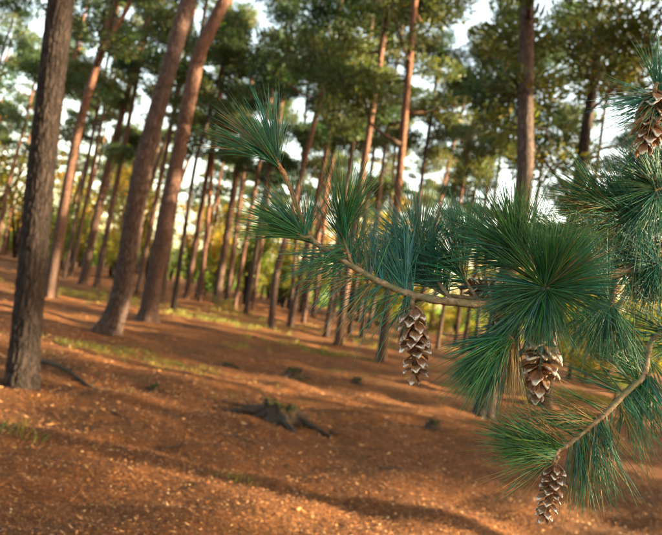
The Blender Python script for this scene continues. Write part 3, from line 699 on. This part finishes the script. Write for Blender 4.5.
def cone(top, tip, wpx, d, label, seed, nsc=46, openang=46, resin=40, size=1.0):
    g = rng(seed); A = at(top[0], top[1], d); Bt = at(tip[0], tip[1], d + .005); L = np.linalg.norm(Bt - A)
    root = link('pine_cone', None, None, A); tag(root, label, 'cone', None); root.empty_display_size = .02
    ax = nrm(Bt - A); q = Vector((0, 0, -1)).rotation_difference(Vector(ax)); root.rotation_mode = 'QUATERNION'; root.rotation_quaternion = q
    rw = wpx * .5 / FPX * d
    z = np.linspace(0, -L * .95, 24); bowx = .03 * L * np.sin(np.linspace(0, 3.1, 24))
    core = np.stack([bowx, 0 * z, z], 1); rad = .0065 * np.sin(np.linspace(.35, 3.0, 24)) ** .6
    v, f = tube(core, rad, 10, True); link('core', mk('core', v, f, M_core), root)
    st = catmull([[0, 0, -.004], [.001, .001, .004], [.003, -.002, .010]], 8); v, f = tube(st, np.linspace(.004, .003, 8), 8); link('stalk', mk('stalk', v, f, M_twig), root)
    RV, RF, off = [], [], 0
    for i in range(nsc):
        f = (i + .5) / nsc; zz = -L * (.03 + .90 * f); a = i * 2.39996 + g.normal() * .16
        prof = math.sin(math.pi * min(1, (.20 + f * .75))) ** .7
        opn = R_(openang * (.5 + .55 * prof) + g.normal() * 11) * (1.0 if f < .9 else .6)
        ss = size * rw / .0255 * (.5 + .48 * prof) * g.uniform(.85, 1.12)
        o = link('scale', SCALE, root)
        # local y = along scale, z = outward/upward face
        out = Vector((math.cos(a), math.sin(a), 0)); dn = Vector((0, 0, -1))
        y = (out * math.sin(opn) + dn * math.cos(opn)).normalized(); x = Vector((-math.sin(a), math.cos(a), 0)); zv = x.cross(y)
        m3 = Matrix((x, y, zv)).transposed() if zv.z > -5 else None
        bow = .03 * L * math.sin(f * 3.1)
        o.matrix_local = Matrix.Translation(Vector((bow, 0, zz)) + out * .003) @ (m3.to_4x4() @ Matrix.Rotation(g.normal() * .12, 4, 'Y')) @ Matrix.Diagonal((ss, ss, ss, 1))
        if g.random() < resin / nsc:
            M = o.matrix_local
            for _ in range(g.integers(1, 4)):
                p = M @ Vector((g.uniform(-.006, .006), g.uniform(.017, .0235), .0035)); p = np.array(p); rr = g.uniform(.0006, .0020)
                th = np.linspace(0, 6.283, 7)[:-1]; ring = np.stack([np.cos(th), np.sin(th), 0 * th], 1) * g.uniform(.7, 1.3, (6, 1))
                vv = np.vstack([p + ring * rr * [1.3, 1, 1], p + [0, 0, rr * .8], p - [0, 0, rr * 1.6]]); RV.append(vv)
                for k in range(6): RF += [(off + k, off + (k + 1) % 6, off + 6), (off + (k + 1) % 6, off + k, off + 7)]
                off += 8
    if RV: link('resin', mk('resin', np.vstack(RV), np.array(RF), M_resin), root)['kind'] = 'stuff'
    return root

def build_boughs():
    g = rng(900)
    tb = np.array([2.35, 1.35, float(gh(2.35, 1.35))])
    root = link('long_needled_pine', None, None, tb); tag(root, 'long-needled pine reaching tufted green boughs over the clearing', 'tree')
    # trunk outside the frame
    P = catmull([[0, 0, -.1], [.03, .02, 3], [-.02, .05, 7], [.05, 0, 12]], 60); rad = np.linspace(.19, .04, 60)
    V, F = tube(P, rad, 36, True, bark_disp(P, rad, 36, 77, .04, .4)); link('trunk', mk('trunk', V, F, M_bark_dark), root)
    PTS = {}
    def bough(pts, r0, r1, world=None, extend=None, buds=True):
        W = pxpath(pts) if world is None else np.asarray(world)
        if extend is not None: W = np.vstack([W, extend])
        n = 10 * len(W); Pp = catmull(W, n) - tb
        rr = np.linspace(r0, r1, n) * (1 + .10 * np.sin(np.arange(n) * 2.1) * g.random(n) + g.normal(size=n) * .05)
        if extend is not None: rr = np.interp(np.linspace(0, 1, n), [0, len(pts) / len(W), 1], [r0, r1, .03]) * (1 + g.normal(size=n) * .05)
        v, f = tube(Pp, rr, 10, True, 1 + rng(5).normal(size=(n, 10)) * .06)
        o = link('bough', mk('bough', v, f, M_twig), root); PTS[o] = catmull(Pp, n * 3); return o
    def sidetwig(b, pts, r0, r1):
        W = catmull(pxpath(pts), 8 * len(pts)) - tb; n = len(W); PTS[b] = np.vstack([PTS[b], catmull(W, n * 3)]); v, f = tube(W, np.linspace(r0, r1, n) * (1 + g.normal(size=n) * .07), 8); link('twig', mk('twig', v, f, M_twig), b)
    def tuft(b, c, aim, n, spread, ln=.122, base=TEAL, old=.05, back=.05, droop=.08):
        C0 = at(*c); A0 = at(*aim)
        c_ = C0 - tb; dd = np.linalg.norm(PTS[b] - c_, axis=1); k = int(dd.argmin())
        if dd[k] > .010:                                     # a short side shoot carries the tuft
            q = PTS[b][k]; W = catmull([q, (q + c_) / 2 + g.normal(size=3) * .004, c_], 14); v, f = tube(W, np.linspace(.003, .0022, 14), 7)
            link('twig', mk('twig', v, f, M_twig), b); PTS[b] = np.vstack([PTS[b], catmull(W, 40)]); dd = np.linalg.norm(PTS[b] - c_, axis=1)
        V, Q, C = tuft_mesh(g, c_, A0 - C0, n, spread, ln, base, old, back, droop, path=PTS[b][dd < max(.012, back * .8)])
        link('needle_tuft', mk('needle_tuft', V, Q, M_ndl, C), b)
        # papery bud scales round the shoot tip
        m = 26; ax = nrm(A0 - C0); near_ = PTS[b][dd < max(.012, back * .6)]; p = near_[g.integers(0, len(near_), m)]; o = nrm(ax * .9 + randdir(g, m) * .8); sv = nrm(np.cross(o, randdir(g, m))); L = g.uniform(.004, .010, (m, 1))
        VV = np.stack([p - sv * L * .22, p + sv * L * .22, p + o * L], 1).reshape(-1, 3)
        return VV
    buds = {}
    def T(b, *a, **k):
        buds.setdefault(b, []).append(tuft(b, *a, **k))
    # --- main bough -----------------------------------------------------------
    b = bough([(273, 156, 1.0), (280, 167, 1.0), (288, 182, 1.0), (299, 212, 1.0), (310, 237, 1.0), (331, 254, 1.0), (352, 266, 1.0), (374, 279, 1.0), (406, 293, 1.0), (430, 299, 1.0), (452, 302, 1.01), (494, 304, 1.03), (545, 294, 1.06), (590, 280, 1.1), (640, 268, 1.15), (720, 248, 1.25)],
              .0026, .0085, extend=[[1.5, 1.33, 1.55], tb + [0, 0, 1.62]])
    W = catmull(pxpath([(273, 156, 1.0), (280, 167, 1.0), (288, 182, 1.0), (299, 212, 1.0), (309, 235, 1.0)]), 60) - tb
    v, f = tube(W, np.linspace(.0036, .0040, 60) * (1 + g.normal(size=60) * .10), 9, True, 1 + g.normal(size=(60, 9)) * .12); link('shoot', mk('shoot', v, f, M_bud), b)['label'] = 'reddish scaly end shoot'
    sidetwig(b, [(352, 265, 1.0), (347, 250, .995), (343, 234, .99), (341, 220, .985)], .003, .0022)
    sidetwig(b, [(310, 237, 1.0), (305, 237, .99), (299, 236, .985)], .003, .0022)
    sidetwig(b, [(494, 303, 1.03), (470, 298, 1.04), (445, 294, 1.05), (425, 282, 1.07)], .0045, .0025)
    sidetwig(b, [(545, 293, 1.06), (530, 272, 1.02), (516, 252, .99)], .004, .0028)
    sidetwig(b, [(560, 290, 1.07), (552, 290, 1.0), (545, 288, .95)], .004, .003)
    sidetwig(b, [(535, 298, 1.05), (520, 318, 1.0), (508, 336, .96)], .004, .0026)
    sidetwig(b, [(480, 303, 1.03), (468, 285, 1.05), (455, 262, 1.06)], .0035, .0024)
    sidetwig(b, [(590, 281, 1.1), (603, 296, 1.06), (612, 304, 1.02)], .0035, .0024)
    T(b, (275, 159, 1.0), (247, 108, .99), 12, 26, .125, old=.06, back=.02)
    T(b, (275, 159, 1.0), (272, 100, 1.01), 9, 10, .125, back=.02)
    T(b, (275, 159, 1.0), (222, 130, .98), 8, 9, .12, old=.3, back=.02)
    T(b, (304, 237, .99), (243, 211, .97), 19, 19, .125, base=GREEN, back=.04)
    T(b, (307, 236, .99), (255, 190, 1.0), 12, 14, .12, old=.1, back=.03)
    T(b, (303, 220, 1.0), (306, 160, 1.03), 8, 22, .09, back=.05)
    T(b, (341, 221, .985), (353, 160, .98), 18, 21, .115, base=GREEN, back=.035)
    T(b, (345, 240, .99), (330, 190, 1.0), 12, 26, .09, back=.03)
    T(b, (362, 272, 1.0), (300, 297, .98), 10, 22, .13, old=.12, back=.07, droop=.05)
    T(b, (352, 268, 1.0), (290, 275, 1.0), 7, 18, .12, back=.05)
    T(b, (398, 290, 1.0), (345, 325, .97), 9, 22, .125, back=.08, old=.12, droop=.12)
    T(b, (382, 279, 1.01), (374, 214, 1.05), 16, 24, .11, base=BLUE, back=.06, old=.1)
    T(b, (405, 288, 1.03), (385, 222, 1.07), 16, 28, .12, base=BLUE, back=.05)
    T(b, (425, 281, 1.07), (392, 210, 1.11), 22, 36, .125, base=BLUE, back=.06)
    T(b, (430, 278, 1.07), (432, 200, 1.12), 16, 26, .125, base=BLUE, back=.05)
    T(b, (424, 278, 1.07), (372, 248, 1.08), 14, 22, .12, base=BLUE, back=.05)
    T(b, (455, 262, 1.06), (428, 195, 1.05), 20, 34, .125, base=TEAL, back=.05)
    T(b, (458, 266, 1.06), (410, 255, 1.07), 18, 28, .12, base=TEAL, back=.05)
    T(b, (516, 252, .99), (472, 196, .98), 36, 26, .13, base=GREEN, back=.05)
    T(b, (514, 254, .99), (452, 232, .97), 26, 20, .125, base=TEAL, back=.05)
    T(b, (517, 252, .99), (514, 180, .99), 26, 20, .125, base=GREEN, back=.04)
    T(b, (545, 287, .95), (548, 260, .78), 44, 78, .122, base=GREEN * .9, back=.03, old=.02)
    T(b, (546, 286, .95), (568, 200, .95), 40, 26, .125, base=GREEN, back=.03, old=.02)
    T(b, (548, 286, .95), (620, 235, .96), 34, 24, .125, base=TEAL, back=.03)
    T(b, (545, 288, .95), (630, 292, .95), 22, 20, .122, base=TEAL, back=.03, droop=.12)
    T(b, (543, 289, .95), (468, 292, .96), 24, 22, .118, base=TEAL, back=.03)
    T(b, (543, 290, .95), (515, 365, .93), 26, 26, .115, base=BLUE, back=.03, droop=.02)
    T(b, (545, 290, .95), (560, 365, .93), 8, 20, .10, base=BLUE, back=.03, droop=.02)
    T(b, (508, 336, .96), (448, 395, .94), 50, 14, .135, base=GREEN, back=.05, droop=.05)
    T(b, (510, 338, .96), (472, 412, .94), 36, 15, .13, base=TEAL, back=.05)
    T(b, (513, 342, .96), (503, 420, .95), 14, 12, .12, base=TEAL, back=.06, old=.55)
    T(b, (520, 322, .98), (465, 350, .97), 16, 22, .12, base=TEAL, back=.05)
    T(b, (612, 304, 1.02), (580, 350, 1.0), 20, 22, .12, base=TEAL, back=.05)
    T(b, (612, 304, 1.02), (625, 370, 1.0), 22, 24, .12, base=TEAL, back=.05)
    T(b, (610, 285, 1.08), (580, 240, 1.08), 26, 32, .125, base=TEAL, back=.08)
    T(b, (645, 268, 1.15), (600, 245, 1.12), 26, 28, .13, base=TEAL, back=.08)
    T(b, (660, 266, 1.15), (650, 320, 1.12), 28, 34, .13, base=TEAL, back=.1)
    T(b, (700, 255, 1.2), (650, 230, 1.18), 34, 36, .13, base=TEAL, back=.1)
    T(b, (700, 255, 1.2), (680, 310, 1.18), 30, 36, .13, base=TEAL, back=.1)
    sidetwig(b, [(452, 300, 1.01), (440, 285, 1.05), (424, 262, 1.09), (418, 250, 1.1)], .0035, .0024)
    T(b, (418, 252, 1.1), (396, 186, 1.1), 18, 28, .125, base=BLUE, back=.04)
    T(b, (420, 252, 1.1), (440, 182, 1.1), 16, 24, .12, base=BLUE, back=.04)
    T(b, (470, 246, 1.08), (462, 186, 1.09), 24, 26, .115, base=TEAL, back=.04)
    T(b, (420, 258, 1.1), (366, 226, 1.08), 16, 20, .12, base=BLUE, back=.04)
    T(b, (352, 262, 1.01), (362, 200, 1.04), 9, 24, .10, base=TEAL, back=.04, old=.15)
    T(b, (411, 295, 1.0), (408, 340, .99), 7, 24, .07, base=BLUE, back=.012)
    # --- upper bough ----------------------------------------------------------
    b2 = bough([(553, 247, 1.12), (580, 237, 1.12), (607, 229, 1.12), (640, 212, 1.13), (690, 190, 1.18), (760, 165, 1.28)], .0026, .006, extend=[[1.5, 1.35, 1.85], tb + [0, 0, 1.95]])
    sidetwig(b2, [(640, 212, 1.13), (622, 210, 1.11), (606, 207, 1.1)], .0035, .0025)
    sidetwig(b2, [(690, 190, 1.18), (672, 185, 1.14), (655, 190, 1.1)], .0035, .0025)
    sidetwig(b2, [(690, 190, 1.18), (685, 150, 1.12), (672, 110, 1.08), (655, 92, 1.05)], .0040, .003)
    T(b2, (606, 207, 1.1), (545, 186, 1.08), 34, 20, .13, base=GREEN, old=.12)
    T(b2, (606, 207, 1.1), (565, 170, 1.1), 16, 16, .12, base=TEAL)
    T(b2, (618, 226, 1.12), (565, 222, 1.1), 22, 20, .125, base=TEAL, old=.2)
    T(b2, (640, 213, 1.13), (600, 170, 1.1), 30, 24, .13, base=TEAL)
    T(b2, (655, 190, 1.1), (625, 145, 1.08), 34, 22, .125, base=BLUE)
    T(b2, (655, 190, 1.1), (610, 185, 1.08), 20, 22, .125, base=TEAL)
    T(b2, (655, 200, 1.1), (640, 250, 1.08), 26, 32, .13, base=TEAL)
    T(b2, (672, 105, 1.08), (600, 118, 1.05), 14, 16, .135, base=BLUE, old=.1)
    T(b2, (655, 92, 1.05), (612, 110, 1.0), 10, 20, .12, base=TEAL)
    T(b2, (690, 188, 1.18), (700, 130, 1.15), 34, 34, .13, base=TEAL)
    T(b2, (700, 186, 1.18), (660, 235, 1.15), 30, 34, .13, base=TEAL)
    T(b2, (660, 90, 1.05), (680, 40, 1.05), 26, 34, .13, base=TEAL)
    T(b2, (556, 246, 1.12), (510, 232, 1.1), 18, 26, .12, base=TEAL)
    for q in range(10):
        x0, y0 = 640 + g.uniform(0, 70), 150 + q * 17; T(b2 if y0 < 230 else b, (x0, y0, 1.16 + g.uniform(0, .08)), (x0 - g.uniform(20, 60), y0 + g.uniform(-50, 45), 1.14), 22, 30, .13, base=TEAL if q % 2 else BLUE, back=.06)
    # --- lower bough ----------------------------------------------------------
    b3 = bough([(547, 455, .98), (566, 446, .98), (588, 428, .99), (608, 411, 1.0), (640, 380, 1.05), (700, 340, 1.15)], .0028, .006, extend=[[1.5, 1.33, 1.3], tb + [0, 0, 1.38]])
    sidetwig(b3, [(560, 449, .98), (555, 456, .97), (553, 464, .97)], .0032, .003)
    T(b3, (549, 453, .98), (484, 434, .96), 44, 15, .125, base=GREEN, back=.05)
    T(b3, (552, 452, .98), (502, 415, .97), 14, 14, .11, base=TEAL, old=.15, back=.05)
    T(b3, (575, 440, .98), (520, 408, .96), 14, 18, .125, base=TEAL, old=.3, back=.05)
    T(b3, (600, 418, .99), (540, 396, .97), 12, 14, .125, base=GREEN, old=.55, back=.05)
    T(b3, (586, 430, .99), (594, 510, .98), 10, 12, .125, base=TEAL, old=.35, back=.03)
    T(b3, (592, 425, .99), (592, 500, .98), 12, 12, .13, base=TEAL, old=.35, back=.07)
    T(b3, (552, 452, .98), (500, 486, .97), 6, 16, .12, base=TEAL, old=.5, back=.04)
    T(b3, (608, 411, 1.0), (625, 480, 1.0), 18, 22, .125, base=TEAL, old=.2, back=.08)
    T(b3, (645, 378, 1.05), (610, 350, 1.05), 22, 30, .125, base=TEAL, back=.08)
    T(b3, (650, 376, 1.05), (660, 440, 1.05), 28, 34, .13, base=TEAL, back=.1)
    T(b3, (690, 345, 1.12), (650, 330, 1.1), 28, 36, .13, base=TEAL, back=.1)
    for bb, L in buds.items():
        V = np.vstack(L); link('bud_scale', mk('bud_scale', V, np.arange(len(V)).reshape(-1, 3), M_bud, smooth=False), bb)['kind'] = 'stuff'
    for i in range(26):  # extra unseen boughs on the sunward side, added to shade those in view
        z = 1.75 + i * .11; a = (-1.25, -.5, .3, 1.0)[i % 4] + g.uniform(-.25, .25); L = g.uniform(1.3, 2.2); d = np.array([math.cos(a), math.sin(a), g.uniform(.0, .3)])
        Pp = catmull([[0, 0, z], d * L * .5 + [0, 0, z + .05], d * L + [0, 0, z - .05]], 10); v, f = tube(Pp, np.linspace(.026, .006, 10), 6)
        bo = link('bough', mk('bough', v, f, M_twig), root); vs, qs, cs, off = [], [], [], 0
        for k in range(15):
            c = Pp[g.integers(2, 10)] + g.normal(size=3) * [.2, .2, .12]; ax = nrm(d + g.normal(size=3) * .8 + [0, 0, .2])
            v, q, c_ = tuft_mesh(g, c, ax, 30, 55, .14, TEAL, .03, .06, .1, per=3); vs.append(v); qs.append(q + off); cs.append(c_); off += len(v)
        link('needle_tuft', mk('needle_tuft', np.vstack(vs), np.vstack(qs), M_ndl, np.vstack(cs)), bo)
    # --- higher boughs of the same tree (they shade the ones in view) ----------
    V, C, tw = [], [], []
    brushes = []
    for i in range(20):
        z = 3.4 + i * .4; a = i * 2.4 + .6; L = g.uniform(1.6, 2.9) * (1 - i / 60); d = np.array([math.cos(a), math.sin(a), g.uniform(-.1, .3)])
        Pp = catmull([[0, 0, z], d * L * .5 + [0, 0, z + .05], d * L + [0, 0, z - .05]], 10); v, f = tube(Pp, np.linspace(.03, .006, 10), 6)
        bo = link('bough', mk('bough', v, f, M_twig), root)
        vs, qs, cs, off = [], [], [], 0
        for k in range(16):
            c = Pp[g.integers(3, 10)] + g.normal(size=3) * [.22, .22, .10]
            ax = nrm(d + g.normal(size=3) * .7 + [0, 0, .25])
            v, q, c_ = tuft_mesh(g, c, ax, 26, 55, .15, TEAL, .03, .06, .1, per=2)
            # thicker needles: fewer of them stand for whole fascicles
            vs.append(v); qs.append(q + off); cs.append(c_); off += len(v)
        link('needle_tuft', mk('needle_tuft', np.vstack(vs), np.vstack(qs), M_ndl, np.vstack(cs)), bo)
build_boughs()

cone((412, 303), (414, 383), 37, .985, 'open brown cone with pale scale edges hanging alone from the bare part of the bough', 301, 44, 72, 30)
cone((541, 322), (535, 397), 46, .99, 'broad brown resin-spotted cone hanging under the star-shaped needle tuft', 302, 42, 68, 50)
cone((555, 462), (542, 523), 27, .97, 'narrow resin-tipped cone hanging from the lowest bough', 303, 44, 78, 44)
cone((655, 88), (644, 152), 38, 1.04, 'scaly cone dangling from the uppermost bough', 304, 36, 64, 22)
cone((507, 300), (496, 357), 32, 1.06, 'dark shaded cone half hidden behind the needle brush', 305, 34, 60, 40)
cone((512, 292), (462, 284), 28, 1.06, 'old sideways cone tucked above the bough among needles', 306, 32, 62, 20)
